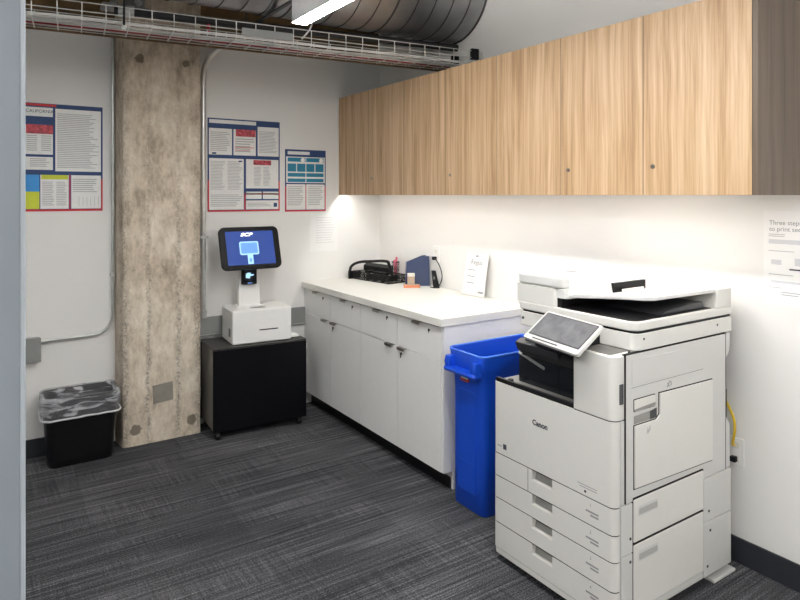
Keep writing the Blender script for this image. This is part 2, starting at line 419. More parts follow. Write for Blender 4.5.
# U-shaped section: left side, front, right side
prof = [(cx0-.022, YW, 0), (cx0-.018, YW-.06, 0), (cx0-.012, cy0+.05, 0), (cx0-.004, cy0+.012, 0)]
prof += [(cx0+(cx1-cx0)*i/nx, cy0, 1) for i in range(nx+1)] + [(cx1+.003, cy0+.02, 0), (cx1+.004, YW, 0)]
rows = []
for j in range(nz+1):
    z = cz1*j/nz; r = []
    for x, y, fr in prof:
        xx = x
        edge = min(abs(x-cx0), abs(x-cx1)); e = max(0, 1-edge/.035)
        seam = max(0, 1-abs(x-.886)/.014)+max(0, 1-abs(x-1.07)/.014)
        d = colv(xx, y, z, .0016+.006*e+.003*seam)
        r.append(bm.verts.new((xx+(colv(x+7, y, z, .004)*e if fr else 0), y+abs(d)+seam*.0025+.004*e*e if fr else y, z)))
    rows.append(r)
for a, b in zip(rows, rows[1:]):
    for i in range(len(prof)-1): bm.faces.new((a[i], a[i+1], b[i+1], b[i]))
mb = MB(); mb.bm.free(); mb.bm = bm
col = thing('concrete_column', 'raw exposed concrete column with rough broken edges on the back wall', 'column', (.97, 4.3, 0))
mb.build('shaft', 'concrete', col, True, angle=60)
MB().prism([(.912, .245), (1.036, .255), (1.032, .372), (.908, .362)], 'y', cy0-.004, cy0+.01).build('repair_patch', 'patch', col, True)['label'] = 'smooth grey square patch'

# ------------------------------------------------------------------ conduits, boxes, raceway
t = thing('thin_conduit', 'thin steel conduit bending down the wall left of the concrete column', 'conduit', (.69, YW-.012, .9))
R_ = .12; xc_, zc_ = .698-R_, .70+R_
pts = [(.698, YW-.018, 2.62), (.698, YW-.018, zc_)]+[(xc_+R_*math.cos(a), YW-.018, zc_+R_*math.sin(a)) for a in [-PI/2*k/10 for k in range(1, 11)]]+[(.295, YW-.018, .695)]
MB().tube(pts, .0095, 12).build('tube', 'steel', t, True)
mb = MB().box(.682, .712, YW-.03, YW-.001, 1.06, 1.085); mb.build('strap', 'steel', t, True, .002)
mb = MB().cyl((.29, YW-.018, .695), (.33, YW-.018, .695), .0135); mb.build('coupling', 'steel', t, True)
t = thing('junction_box', 'square grey steel junction box at the end of the thin conduit', 'junction box', (.24, YW, .58))
box('box_body', 'greybox', .178, .292, YW-.05, YW, .585, .722, t, True, .003)
box('cover_plate', 'greybox', .174, .296, YW-.054, YW-.05, .581, .726, t, True, .002)

t = thing('thick_conduit', 'thick steel conduit rising right of the column and curving over at the top', 'conduit', (1.275, YW-.03, .75))
pts = [(1.268, YW-.028, .74), (1.268, YW-.028, 2.36)]+[(1.268+.18*(1-math.cos(a)), YW-.028-.06*(1-math.cos(a)), 2.36+.26*math.sin(a)) for a in [PI/2*k/12 for k in range(1, 13)]]+[(1.6, YW-.12, 2.625)]
MB().tube(pts, .020, 16).build('tube', 'steel', t, True)
for z in (1.28,):
    MB().box(1.242, 1.30, YW-.052, YW-.001, z, z+.022).build('strap', 'steel', t, True, .003)
MB().cyl((1.268, YW-.028, .735), (1.268, YW-.028, .79), .026).build('coupling', 'steel', t, True)
t = thing('wall_raceway', 'grey metal wall raceway running behind the kiosk box to the counter', 'raceway', (1.6, YW, .6))
box('channel', 'greybox', 1.222, 2.04, YW-.02, YW, .602, .735, t, True, .003)
box('cover_lip', 'steel', 1.222, 2.04, YW-.022, YW-.019, .612, .616, t, True)

# ------------------------------------------------------------------ posters
def lines(mb, x0, x1, z0, z1, n, y, fill=.4, rg=(.75, 1.0)):
    p = (z1-z0)/n
    for i in range(n):
        zt = z1-p*i
        mb.box(x0, x0+(x1-x0)*rnd.uniform(*rg), y-.0003, y, zt-p*fill-.0, zt)
    return mb
def flat(name, m, parent, rects, y0, y1):
    for x0, x1, z0, z1 in rects: o = MB().box(x0, x1, y0, y1, z0, z1).build(name, m, parent, smooth=False)
    return o
def tlines(parent, blocks, y, m='textink', **kw):
    for x0, x1, z0, z1, n, *rg in blocks:
        lines(MBS(), x0, x1, z0, z1, n, y, rg=(rg[0] if rg else (.75, 1)), **kw).build('text_block', m, parent, smooth=False)
MBS = MB
def poster(name, label, cat, loc, rz=0): return thing(name, label, cat, loc, rz)

# poster by the door frame (local x to the right, z up, y into the wall)
p = poster('labor_poster', 'labour law poster left of the column, with blue and lime panels, partly behind the doorframe', 'poster', (.10, YW, 1.48))
flat('backing_sheet', 'pblue', p, [(0, .54, 0, .655)], -.004, 0)
flat('red_border', 'pred', p, [(0, .54, 0, .012), (.532, .54, 0, .2), (.352, .357, .01, .225), (.0, .28, .638, .652)], -.0046, -.004)
flat('white_panel', 'lame', p, [(.275, .53, .245, .628), (.362, .53, .015, .222), (.195, .348, .015, .222), (.115, .262, .345, .520), (.10, .262, .575, .630), (.10, .262, .252, .330), (.0, .105, .345, .52)], -.0046, -.004)
flat('sky_panel', 'psky', p, [(.0, .19, .12, .222)], -.0046, -.004)
flat('lime_panel', 'pyel', p, [(.0, .19, .015, .12), (.2, .345, .195, .222)], -.0048, -.004)
flat('photo_panel', 'ppink', p, [(.12, .262, .47, .525)], -.005, -.004)
tlines(p, [(.285, .52, .26, .60, 30), (.37, .52, .11, .20, 7), (.205, .27, .03, .18, 14), (.28, .34, .03, .18, 14), (.125, .18, .36, .46, 8, (.9, 1)), (.20, .255, .36, .46, 8, (.9, 1)), (.14, .25, .265, .32, 5)], -.0046)
mb = MB()
for k in range(6): mb.box(.405+.022*k, .4065+.022*k, -.005, -.0046, .03, .09)
mb.build('table_rules', 'ink', p, smooth=False)
text('title', 'CALIFORNIA', .026, 'ink2', p, (.118, -.005, .598), (1, 0, 0), (0, 0, 1))
# large poster above the kiosk
p = poster('labor_poster', 'large navy and red bordered labour law poster above the kiosk screen', 'poster', (1.307, YW, 1.462))
flat('backing_sheet', 'pblue', p, [(0, .533, 0, .655)], -.004, 0)
flat('red_border', 'pred', p, [(0, .533, 0, .010), (0, .009, 0, .22), (.524, .533, 0, .22), (.262, .271, 0, .13), (.262, .53, .12, .13)], -.0046, -.004)
flat('white_panel', 'lame', p, [(.008, .172, .40, .585), (.183, .348, .40, .585), (.362, .524, .40, .612), (.01, .258, .014, .375), (.275, .522, .165, .375), (.275, .392, .088, .142), (.402, .522, .088, .142), (.275, .522, .014, .078), (.01, .35, .62, .646)], -.0046, -.004)
flat('photo_panel', 'ppink', p, [(.20, .346, .535, .585), (.33, .465, .335, .37)], -.005, -.004)
tlines(p, [(.02, .16, .42, .56, 11), (.195, .335, .415, .52, 6), (.372, .515, .42, .58, 15), (.02, .125, .15, .355, 20), (.14, .25, .15, .355, 20), (.02, .25, .03, .12, 7), (.335, .39, .18, .32, 14), (.405, .46, .18, .32, 14), (.285, .47, .03, .06, 3)], -.0046)
flat('red_rule', 'pred', p, [(.195, .335, .455, .459), (.195, .30, .435, .438)], -.0052, -.0046)
flat('navy_mark', 'pblue', p, [(.485, .512, .03, .06), (.03, .06, .404, .416), (.22, .245, .352, .362)], -.0052, -.0046)
# small teal poster
p = poster('labor_poster', 'smaller poster with teal boxes beside the large one', 'poster', (1.883, YW, 1.455))
flat('backing_sheet', 'pblue', p, [(0, .336, 0, .466)], -.004, 0)
flat('red_border', 'pred', p, [(0, .336, 0, .010), (0, .008, 0, .19), (.328, .336, 0, .19), (.166, .171, 0, .2)], -.0046, -.004)
flat('white_panel', 'lame', p, [(.01, .165, .014, .205), (.172, .326, .014, .205), (.008, .328, .215, .412), (.02, .2, .428, .452)], -.0046, -.004)
for x in (.02, .172):
    flat('teal_panel', 'pteal', p, [(x+a, x+b, c, d) for a, b, c, d in ((0, .145, .375, .405), (0, .068, .30, .36), (.076, .145, .30, .36), (0, .145, .262, .29), (0, .145, .222, .248))], -.005, -.004)
tlines(p, [(.02, .15, .04, .19, 11), (.185, .315, .04, .19, 11)], -.0046)
for x in (.143, .297): MB().cyl((x, -.0054, .388), (x, -.005, .388), .017, 20).build('round_badge', 'wlabel', p)
# paper sheet under it
p = poster('paper_notice', 'plain white typed sheet taped below the small teal poster', 'notice', (2.086, YW, 1.146))
flat('sheet', 'paper', p, [(0, .24, 0, .30)], -.002, 0)
mb = MB(); lines(mb, .05, .21, .05, .26, 11, -.002, fill=.22, rg=(.8, 1)); mb.build('text_lines', 'palegrey', p, smooth=False)
# notice on the right wall
p = poster('print_notice', 'white printing instruction sheet on the right wall above the copier', 'notice', (XR, 1.345, 1.13), -PI/2)
flat('sheet', 'paper', p, [(0, .297, 0, .385)], -.002, 0)
text('heading', 'Three steps\nto print securely', .026, 'ink', p, (.022, -.0026, .328), (1, 0, 0), (0, 0, 1), sx=1.0)
tlines(p, [(.02, .09, .275, .29, 2), (.02, .12, .215, .222, 1), (.02, .13, .118, .126, 1), (.02, .075, .066, .072, 1), (.07, .15, .036, .056, 2)], -.0022, fill=.35)
flat('pale_panel', 'palegrey', p, [(.02, .28, .25, .268), (.03, .07, .165, .185), (.12, .17, .165, .195), (.03, .15, .09, .1)], -.0023, -.002)
flat('dark_bar', 'ink2', p, [(.10, .15, .146, .152)], -.0028, -.002)

# ------------------------------------------------------------------ upper cabinets
UY0, UW, UXF = 1.194, .4526, 2.330
uz0, uz1 = 1.579, 2.337
def upper_unit():
    t = thing('wall_cabinet', '', 'cabinet', (XR, UY0+UW/2, uz0), 0, 'oak wall cabinets')
    g = .0016
    box('carcass', 'gapshade', UXF+.019, XR-.001, UY0+.001, UY0+UW-.001, uz0+.022, uz1-.001, t, True)  # darkened so its colour supplies the shade in the door seams
    box('door', 'oak', UXF, UXF+.0185, UY0+g, UY0+UW-g, uz0, uz1-.001, t, True, .0012)
    box('edge_gap_shade', 'gapshade', UXF+.0012, UXF+.019, UY0-.0012, UY0+.0014, uz0+.001, uz1-.002, t, True)  # dark strip painted in place of shade between two doors
    d = [c for c in t.children if c.name.startswith('door')][0]
    MB().cyl((UXF-.003, UY0+UW-.047, 1.698), (UXF+.002, UY0+UW-.047, 1.698), .0095, 16).build('lock', 'chrome', d, True)
    return t
ulabels = ['oak wall cabinet nearest the camera, above the copier and beside the dark end panel',
           'second oak wall cabinet from the near end, above the copier feeder', 'third oak wall cabinet from the near end, above the countertop sign',
           'fourth oak wall cabinet, the middle one of the row of seven', 'fifth oak wall cabinet from the near end, above the blue file holder',
           'sixth oak wall cabinet, next to the corner one', 'oak wall cabinet in the far corner against the back wall']
u0_ = upper_unit(); u0_['label'] = ulabels[0]
for i in range(1, 7):
    q = dup(u0_, (XR, UY0+UW*(i+.5), uz0), ulabels[i])
    if i in (2, 4, 6):      # these doors show no lock
        for dd in [c for c in q.children if c.name.startswith('door')]:
            for lk in list(dd.children): bpy.data.objects.remove(lk)
t = thing('cabinet_end_panel', 'dark grey-brown laminate panel closing the near end of the oak cabinets', 'panel', (XR, UY0, uz0))
box('panel', 'darkoak', UXF, XR-.001, UY0-.02, UY0-.001, uz0, uz1, t, True, .001)
t = thing('undercabinet_light', 'lit white light strip under the oak wall cabinets', 'light', (UXF+.04, 2.75, 1.60))
box('channel', 'housing', UXF+.024, UXF+.042, UY0+.02, YW-.03, 1.5955, 1.601, t, True)
box('led_strip', 'ledstrip', UXF+.026, UXF+.040, UY0+.03, YW-.04, 1.5935, 1.5955, t, True)

# ------------------------------------------------------------------ base cabinets and countertop
BY0, BW, BXF = 2.667, .4262, 2.04
def base_unit():
    t = thing('base_cabinet', '', 'cabinet', (2.38, BY0+BW/2, 0), 0, 'white base cabinets')
    g = .0015; y0, y1 = BY0, BY0+BW; yc = (y0+y1)/2
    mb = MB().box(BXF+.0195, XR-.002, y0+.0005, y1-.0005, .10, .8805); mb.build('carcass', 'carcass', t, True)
    dr = box('drawer', 'cabwhite', BXF, BXF+.019, y0+g, y1-g, .695, .872, t, True, .001)
    mb = MB().box(BXF-.020, BXF+.002, yc-.036, yc+.036, .8722, .8745); mb.box(BXF-.0215, BXF-.019, yc-.036, yc+.036, .860, .8745); mb.build('handle', 'chrome', dr, True)
    MB().cyl((BXF-.004, yc-.105, .842), (BXF+.003, yc-.105, .842), .0075, 14).box(BXF-.006, BXF-.0035, yc-.1065, yc-.1035, .826, .848).build('lock', 'darkmetal', dr, True)
    d = box('door', 'cabwhite', BXF, BXF+.019, y0+g, y1-g, .10, .691, t, True, .001)
    MB().box(2.107, 2.12, y0, y1, 0, .10).build('toe_board', 'cabwhite', t, True)
    MB().box(2.100, 2.107, y0, y1, 0, .062).build('toe_strip', 'black', t, True)
    return t, d
blabels = ['white base cabinet at the near end of the counter, beside the blue bin', 'second white base cabinet from the blue bin',
           'third white base cabinet from the blue bin', 'white base cabinet in the far corner beside the black rolling cabinet']
bu, bd = base_unit(); bu['label'] = blabels[0]
def door_pull(parent, yc):
    MB().box(BXF-.020, BXF+.002, yc-.036, yc+.036, .6912, .6935).box(BXF-.0215, BXF-.019, yc-.036, yc+.036, .679, .6935).build('handle', 'chrome', parent, True)
units = [bu]
for i in range(1, 4):
    units.append(dup(bu, (2.38, BY0+BW*(i+.5), 0), blabels[i]))
for i, u in enumerate(units):
    d = [c for c in u.children if c.name.startswith('door')][0]
    loc = Matrix.Translation(u.location); WM[d.name] = loc
    seam_hi = i % 2 == 0     # this door meets its partner at its far edge
    y0, y1 = BY0+BW*i, BY0+BW*(i+1)
    door_pull(d, (y1-.062) if seam_hi else (y0+.075))
    if seam_hi:
        yl = y1-.045
        MB().cyl((BXF-.004, yl, .655), (BXF+.003, yl, .655), .0075, 14).box(BXF-.008, BXF-.0035, yl-.0015, yl+.0015, .632, .66).build('lock', 'darkmetal', d, True)
pn = MB().prism([(BXF+.004, .10), (2.107, .10), (2.107, 0), (XR-.012, 0), (XR-.012, .8805), (BXF+.004, .8805)], 'y', BY0-.0185, BY0-.0005)
WM[bu.name] = Matrix.Translation((2.38, BY0+BW/2, 0))
pn.build('end_panel', 'cabwhite', bu, True, .001)
t = thing('countertop', 'thick white countertop over the base cabinets', 'countertop', (2.37, 3.5, .881))
box('slab', 'counter', 2.020, XR-.001, 2.640, YW-.001, .881, .924, t, True, .003)

# ------------------------------------------------------------------ things on the counter
CT = .924
org = thing('desk_organizer', 'black wire mesh desk organiser in the counter corner', 'organizer', (2.488, 3.885, CT), math.radians(8))
# local x: into the counter, local y: along towards the back wall
def mesh_tray(mb, x0, x1, y0, y1, z1, t_=.0012):
    mb.box(x0, x1, y0, y1, 0, t_)
    mb.box(x0, x0+t_, y0, y1, 0, z1); mb.box(x1-t_, x1, y0, y1, 0, z1); mb.box(x0, x1, y0, y0+t_, 0, z1); mb.box(x0, x1, y1-t_, y1, 0, z1)
mb = MB(); mesh_tray(mb, 0, .17, 0, .43, .056); mb.build('mesh_tray', 'mesh', org)
mb = MB()
for z in (.003, .058):
    mb.tube([(0, 0, z), (.17, 0, z), (.17, .43, z), (0, .43, z), (0, 0, z)], .0036, 6)
for x, y in ((0, 0), (.17, 0), (0, .43), (.17, .43), (0, .14), (0, .28)): mb.cyl((x, y, 0), (x, y, .058), .003, 6)
mb.build('rim_wire', 'black', org)
mb = MB()
for y in (.09, .19, .27): mb.box(.004, .166, y-.001, y+.001, .002, .048)
mb.box(.07, .072, .09, .27, .002, .048); mb.build('divider', 'black', org)
mb = MB(); mb.tube(smooth_path([(-.02, .445, .052), (-.012, .43, .10), (.01, .36, .134), (.03, .22, .150), (.03, .10, .162), (.03, .04, .160)], 6), .011, 8)
mb.tube([(.03, .04, .160), (.05, .03, .09), (.06, .03, .05)], .012, 8); mb.box(-.03, .08, .432, .452, .0, .06); mb.prism([(.10, .06), (.13, .06), (.13, .12), (.10, .10)], 'y', .10, .42)
mb.build('back_frame', 'black', org)
mb = MB(); mb.box(.05, .12, .10, .26, .053, .068); mb.box(.04, .13, .27, .33, .053, .072); mb.build('upper_tray', 'black', org, bevel=.003)
cup = thing('pen_cup', 'small black mesh pen cup behind the mesh organiser', 'pen cup', (2.683, 4.09, CT))
mb = MB(); n = 20
mb.loft([[(.030*math.cos(2*PI*k/n), .030*math.sin(2*PI*k/n), z) for k in range(n)] for z in (0, .135)], True, False); mb.build('cup', 'mesh', cup)
mb = MB(); mb.tube([(.030*math.cos(2*PI*k/n), .030*math.sin(2*PI*k/n), .135) for k in range(n+1)], .003, 6); mb.build('rim', 'black', cup)
for i, (dx, dy, l) in enumerate(((.012, .010, 'taller pink marker standing in the mesh pen cup'), (-.014, -.012, 'shorter pink marker leaning in the mesh pen cup'))):
    q = thing('marker_pen', l, 'pen', (2.683+dx*.3, 4.09+dy*.3, CT+.004), 0, 'pink markers in the pen cup')
    h = .168 if i == 0 else .15
    MB().cyl((0, 0, 0), (dx, dy, h*.72), .0075, 10).build('barrel', 'pink', q); MB().cyl((dx, dy, h*.72), (dx*1.3, dy*1.3, h), .0085, 10).build('cap', 'pink', q)
# navy holder
ang = math.atan2(-.50, .866)
hd = thing('file_holder', 'navy blue plastic file holder standing on the counter', 'file holder', (2.560, 3.735, CT), ang)
def shell(mb, pts_out, y0, y1, th):
    pass
mb = MB()
side = [(-.02, 0), (.155, 0), (.150, .215), (.105, .213), (-.012, .165)]
mb.prism(side, 'y', 0, .003); mb.prism(side, 'y', .077, .08)
mb.box(-.02, .155, .003, .077, 0, .003)
mb.prism([(.1525, 0), (.155, 0), (.150, .215), (.1475, .215)], 'y', .003, .077); mb.prism([(-.02, 0), (-.017, 0), (-.009, .165), (-.012, .165)], 'y', .003, .077)
mb.build('holder_shell', 'navy', hd, bevel=.001)
mb = MB(); mb.prism([(-.012, .004), (.146, .004), (.143, .185), (.0, .15)], 'y', .02, .060); mb.build('file_stack', 'paper2', hd)
q = thing('note_pad', 'flat orange note pad in front of the navy file holder', 'note pad', (2.505, 3.715, CT), ang)
MB().box(0, .115, -.045, .02, 0, .018).build('pad', 'orange', q, bevel=.001); MB().box(0.003, .112, -.042, .017, .018, .019).build('cover', 'tan', q)
q = thing('card_box', 'tan card box leaning by the navy file holder', 'box', (2.535, 3.708, CT+.0195), ang)
MB().box(0, .050, -.012, .018, 0, .075).build('body', 'tan', q, bevel=.002); MB().box(-.001, .051, -.013, .019, .055, .077).build('lid', 'paper2', q, bevel=.002)
q = thing('label_maker', 'black handheld device standing behind the navy file holder', 'device', (2.672, 3.548, CT))
MB().loft([[(-.013, -.02, 0), (.017, -.02, 0), (.017, .02, 0), (-.013, .02, 0)], [(-.013, -.02+.012, .03), (.017, -.02+.012, .03), (.017, .032, .03), (-.013, .032, .03)], [(-.010, .02, .12), (.012, .02, .12), (.012, .05, .12), (-.010, .05, .12)]]).build('body', 'black', q, bevel=.004)
MB().box(-.012, -.0105, .004, .02, .05, .08).build('keypad', 'grey', q)
o_ = thing('wall_outlet', 'white wall outlet plate above the counter behind the charger plug', 'outlet', (XR, 3.60, 1.10))
box('plate', 'white', XR-.006, XR-.0003, 3.565, 3.64, 1.10, 1.215, o_, True, .002)
for z in (1.128, 1.176): box('socket', 'paper2', XR-.008, XR-.006, 3.585, 3.62, z-.014, z+.014, o_, True, .002)
q = thing('charger_cable', 'thin black charger cable looping down from the wall outlet', 'cable', (XR-.02, 3.60, 1.128))
MB().box(XR-.036, XR-.008, 3.59, 3.615, 1.116, 1.140).build('plug', 'black', q, True, .003)
MB().tube(smooth_path([(XR-.03, 3.595, 1.128), (XR-.04, 3.555, 1.12), (XR-.05, 3.495, 1.07), (XR-.05, 3.475, 1.01), (XR-.055, 3.495, .955), (XR-.06, 3.53, .930), (XR-.07, 3.575, .9285), (XR-.06, 3.60, .9285)], 8), .0035, 8).build('cord', 'black', q, True)

# acrylic sign leaning on the wall
sg = thing('acrylic_sign', 'white framed information sign leaning on the wall at the back of the counter', 'sign', (2.655, 3.245, CT), -PI/2)
lean = Matrix.Rotation(math.radians(-9), 4, 'X')
def sgb(name, m, rects, y0, y1):
    mb = MB()
    for x0, x1, z0, z1 in rects: mb.box(x0, x1, y0, y1, z0, z1, lean)
    return mb.build(name, m, sg, smooth=False)
sgb('acrylic_panel', 'clear', [(-.004, .222, 0, .285)], .0, .003)
sgb('sheet', 'paper', [(0, .218, .003, .282)], -.0006, 0)
for i in range(5):
    z = .165-.021*i; MB().box(.035, .035+rnd.uniform(.06, .10), -.0012, -.0006, z, z+.005, lean).build('text_line', 'palegrey' if i%2 else 'ink', sg, smooth=False)
MB().box(.155, .205, -.0012, -.0006, .025, .036, lean).build('footer_mark', 'ink', sg, smooth=False)
r_ = lean.to_3x3() @ Vector((0, 0, 1))
text('title', 'Regus', .046, 'ink', sg, tuple(lean @ Vector((.055, -.0012, .205))), (1, 0, 0), tuple(r_))
mb = MB(); mb.prism([(.098, .255), (.122, .255), (.126, .268), (.117, .261), (.110, .271), (.103, .261), (.094, .268)], 'y', -.0012, -.0006, lean); mb.build('crown_mark', 'ink', sg)

# ------------------------------------------------------------------ rolling cabinet and kiosk
rc = thing('rolling_cabinet', 'low black rolling cabinet on casters under the kiosk', 'cabinet', (1.234, 4.008, 0), math.radians(-3.0))
W_, D_ = .638, .328
box('side_panel', 'sidegrey', .004, .022, .012, D_, .058, .572, rc, bevel=.002)
box('carcass', 'satin', .022, W_-.004, .014, D_, .058, .572, rc)
box('front_panel', 'satin', 0, W_, 0, .018, .052, .576, rc, bevel=.003)
box('rear_panel', 'satin', .0, W_, D_, D_+.018, .052, .572, rc, bevel=.002)
box('top_panel', 'blacktop', 0, W_, 0, D_+.018, .5765, .588, rc, bevel=.003)
for z in (.435, .535): box('hinge', 'white', W_, W_+.010, .006, .030, z-.018, z+.018, rc, bevel=.002)
for x, y in ((.03, .02), (W_-.05, .02), (.03, D_-.03), (W_-.05, D_-.03)):
    c = MB().box(x-.012, x+.016, y-.012, y+.02, .044, .058).box(x-.013, x-.010, y-.01, y+.018, .012, .046).box(x+.014, x+.017, y-.01, y+.018, .012, .046).build('caster', 'black', rc)
    MB().cyl((x-.0095, y+.004, .024), (x+.0135, y+.004, .024), .024, 18).build('wheel', 'black', c)
ps = thing('folded_paper', 'small folded white paper lying on the black cabinet behind the kiosk', 'paper', (1.800, 4.075, .5885), .0)
MB().box(0, .065, 0, .20, 0, .004).build('sheet', 'paper', ps); MB().prism([(0, .004), (.065, .004), (.06, .011), (.002, .012)], 'y', .02, .19).build('upper_fold', 'paper', ps)

kk = thing('kiosk_terminal', 'white print release kiosk with tilted touch screen on a post', 'kiosk', (1.372, 4.045, .5885), math.radians(-4.5))
KW, KD, KH = .408, .285, .226
box('base_box', 'white', 0, KW, 0, KD, 0, KH, kk, bevel=.012)
box('front_panel', 'white', .075, .365, -.0015, .002, .028, .135, kk, bevel=.001)
MB().prism(rrect(.18, .31, .083, .090, .003), 'y', -.003, .0).build('receipt_slot', 'black', kk)
box('side_vent', 'grey', -.0012, .003, .05, .095, .045, .10, kk)
MB().loft([[(.19+.055*math.cos(2*PI*k/24), .07+.025*math.sin(2*PI*k/24), z) for k in range(24)] for z in (KH-.001, KH+.0012)]).build('top_inlay', 'recess', kk)
box('post', 'white', .083, .232, .155, .195, KH-.004, .66, kk, bevel=.006)
box('post_foot', 'white', .068, .250, .140, .215, KH-.002, KH+.008, kk, bevel=.003)
cr_ = box('card_reader', 'black', .098, .200, .118, .1555, .378, .485, kk, bevel=.006)
box('reader_window', 'navyblack', .108, .190, .1165, .1185, .398, .475, cr_)
MB().prism([(.122, .425), (.150, .42), (.152, .436), (.176, .440), (.176, .447), (.150, .450), (.158, .458), (.135, .460), (.122, .452)], 'y', .115, .1166).build('hand_icon', 'miconr', cr_)
box('status_light', 'micon', .135, .165, .1155, .1185, .386, .391, cr_)
Mm = Matrix.Translation((-.057, .02, .494)) @ Matrix.Rotation(math.radians(4.5), 4, 'Z') @ Matrix.Rotation(math.radians(-17.8), 4, 'X')
def mm(pts, y0, y1, name, m, parent, bevel=0): return MB().prism(pts, 'y', y0, y1, Mm).build(name, m, parent, bevel=bevel)
mo = mm(rrect(0, .418, 0, .294, .038, 6), 0, .03, 'monitor', 'black', kk, .005)
mm(rrect(.04, .374, .03, .262, .004, 2), -.0012, .004, 'screen', 'mscreen', mo)
mm(rrect(.128, .262, .098, .190, .012, 4), -.002, -.001, 'icon_rim', 'miconr', mo)
mm(rrect(.137, .253, .107, .181, .006, 3), -.0028, -.002, 'icon_face', 'micon', mo)
mm(rrect(.178, .216, .034, .1, .003, 2), -.0022, -.001, 'icon_stem', 'miconr', mo)
mm(rrect(.188, .206, .045, .075, .008, 3), -.003, -.002, 'icon_dot', 'micon', mo)
ro = Mm.to_3x3()
text('logo', 'SCP', .032, 'mwhite', mo, tuple(Mm @ Vector((.142, -.0016, .228))), tuple(ro @ Vector((1, 0, 0))), tuple(ro @ Vector((0, 0, 1))), sx=1.5, shear=.3, bold=.0012)
MB().box(.125, .19, .09, .155, .495, .60).build('mount', 'smoke', kk, bevel=.004)

# ------------------------------------------------------------------ waste basket and liner
tc = thing('waste_basket', 'black rectangular waste basket against the wall left of the column', 'waste basket', (.492, 4.208, 0))
def rr(w, d, r, z, cx=0, cy=0, n=6): return ring([(x+cx, y+cy) for x, y in rrect(-w/2, w/2, -d/2, d/2, r, n)], z)
BT = .405; cxy = (.498, 4.222)
mb = MB()
mb.loft([rr(.335, .185, .045, 0), rr(.345, .195, .045, .006), rr(.352, .200, .045, .05), rr(.396, .238, .05, BT-.03), rr(.399, .240, .05, BT-.03), rr(.399, .240, .05, BT), rr(.387, .228, .046, BT), rr(.383, .224, .045, BT-.03), rr(.335, .178, .04, .03)], True, True)
mb.build('basket', 'black', tc, angle=50)
lb = thing('bin_liner', 'clear crumpled plastic liner folded over the rim of the black waste basket', 'bin liner', (.492, 4.208, 0))
def crinkle(r, amp, seed, za=0):
    out = []
    for i, (x, y, z) in enumerate(r):
        a = noise.noise(Vector((x*17+seed, y*17, z*38+seed)))+.7*noise.noise(Vector((x*60, y*60+seed, z*45)))
        l = math.hypot(x, y) or 1
        out.append((x+x/l*a*amp, y+y/l*a*amp, z+za*noise.noise(Vector((x*14, y*14+seed, 3)))))
    return out
n_ = 16
def clampring(r):   # the wall behind and the column beside limit how far the film bulges
    return [(min(x, .212), min(y, YW-.004-4.208), z) for x, y, z in r]
# subdivide the long sides for wrinkles
def densify(r, m=3):
    out = []
    for i in range(len(r)):
        a, b = r[i], r[(i+1) % len(r)]
        L_ = math.dist(a, b); k = 12 if L_ > .1 else (8 if L_ > .06 else 1)
        for j in range(k): out.append(tuple(a[q]+(b[q]-a[q])*j/k for q in range(3)))
    return out
base_rings = []
for k, z in enumerate([.16, .22, .28, .33, .37, .395]): base_rings.append((rr(.345+(z-.16)*.10, .185+(z-.16)*.10, .045, z, n=n_), .012 if k < 5 else .003, 2.3, .008 if k < 5 else .001))
base_rings += [(rr(.384, .225, .046, BT+.005, n=n_), .001, 0, .003), (rr(.402, .244, .05, BT+.008, n=n_), .001, 0, .003), (rr(.415, .253, .052, BT+.003, n=n_), .001, 0, .003)]
for k in range(1, 9):
    f = k/8; z = BT+.003-f*.122
    base_rings.append((rr(.419, .256, .052, z, n=n_), .0055 if k < 7 else .0012, 9.1, .012 if k < 7 else .006))
mb = MB(); mb.loft([clampring(crinkle(densify(r), a, s, za)) for r, a, s, za in base_rings], False, False)
mb.build('film', 'bag', lb, angle=80)
hem = clampring(crinkle(densify(rr(.423, .259, .052, BT+.003-.122, n=n_)), .0012, 9.1, .006))
mb = MB(); mb.tube(hem+[hem[0]], .0055, 6); mb.build('hem', 'palegrey', lb)['label'] = 'thick pale rolled hem'

# ------------------------------------------------------------------ blue recycling bin
rb = thing('recycling_bin', 'tall slim blue plastic recycling bin between the counter and the copier', 'recycling bin', (2.295, 2.445, 0))
def br(x0, x1, w, r, z): return ring(rrect(x0, x1, -w/2, w/2, r, 5), z)
RBH = .79
mb = MB()
mb.loft([br(-.252, .25, .236, .035, 0), br(-.258, .256, .246, .04, .008), br(-.260, .258, .246, .04, .25), br(-.262, .262, .240, .04, .60), br(-.268, .268, .250, .04, RBH-.10), br(-.275, .275, .272, .04, RBH-.075),
         br(-.280, .280, .280, .04, RBH-.004), br(-.278, .278, .278, .039, RBH), br(-.270, .270, .270, .036, RBH), br(-.266, .266, .262, .036, RBH-.02), br(-.255, .255, .236, .034, .60), br(-.235, .235, .20, .03, .02)], True, True)
mb.build('bin_body', 'blue', rb, angle=50)
mb = MB(); pts = [(x, y, RBH) for x, y in rrect(-.277, .277, -.277/2, .277/2, .038, 6)]; mb.tube(pts+[pts[0]], .0055, 8); mb.build('rim_lip', 'bluehighlight', rb)  # rim highlight is put into the lighter blue of this lip
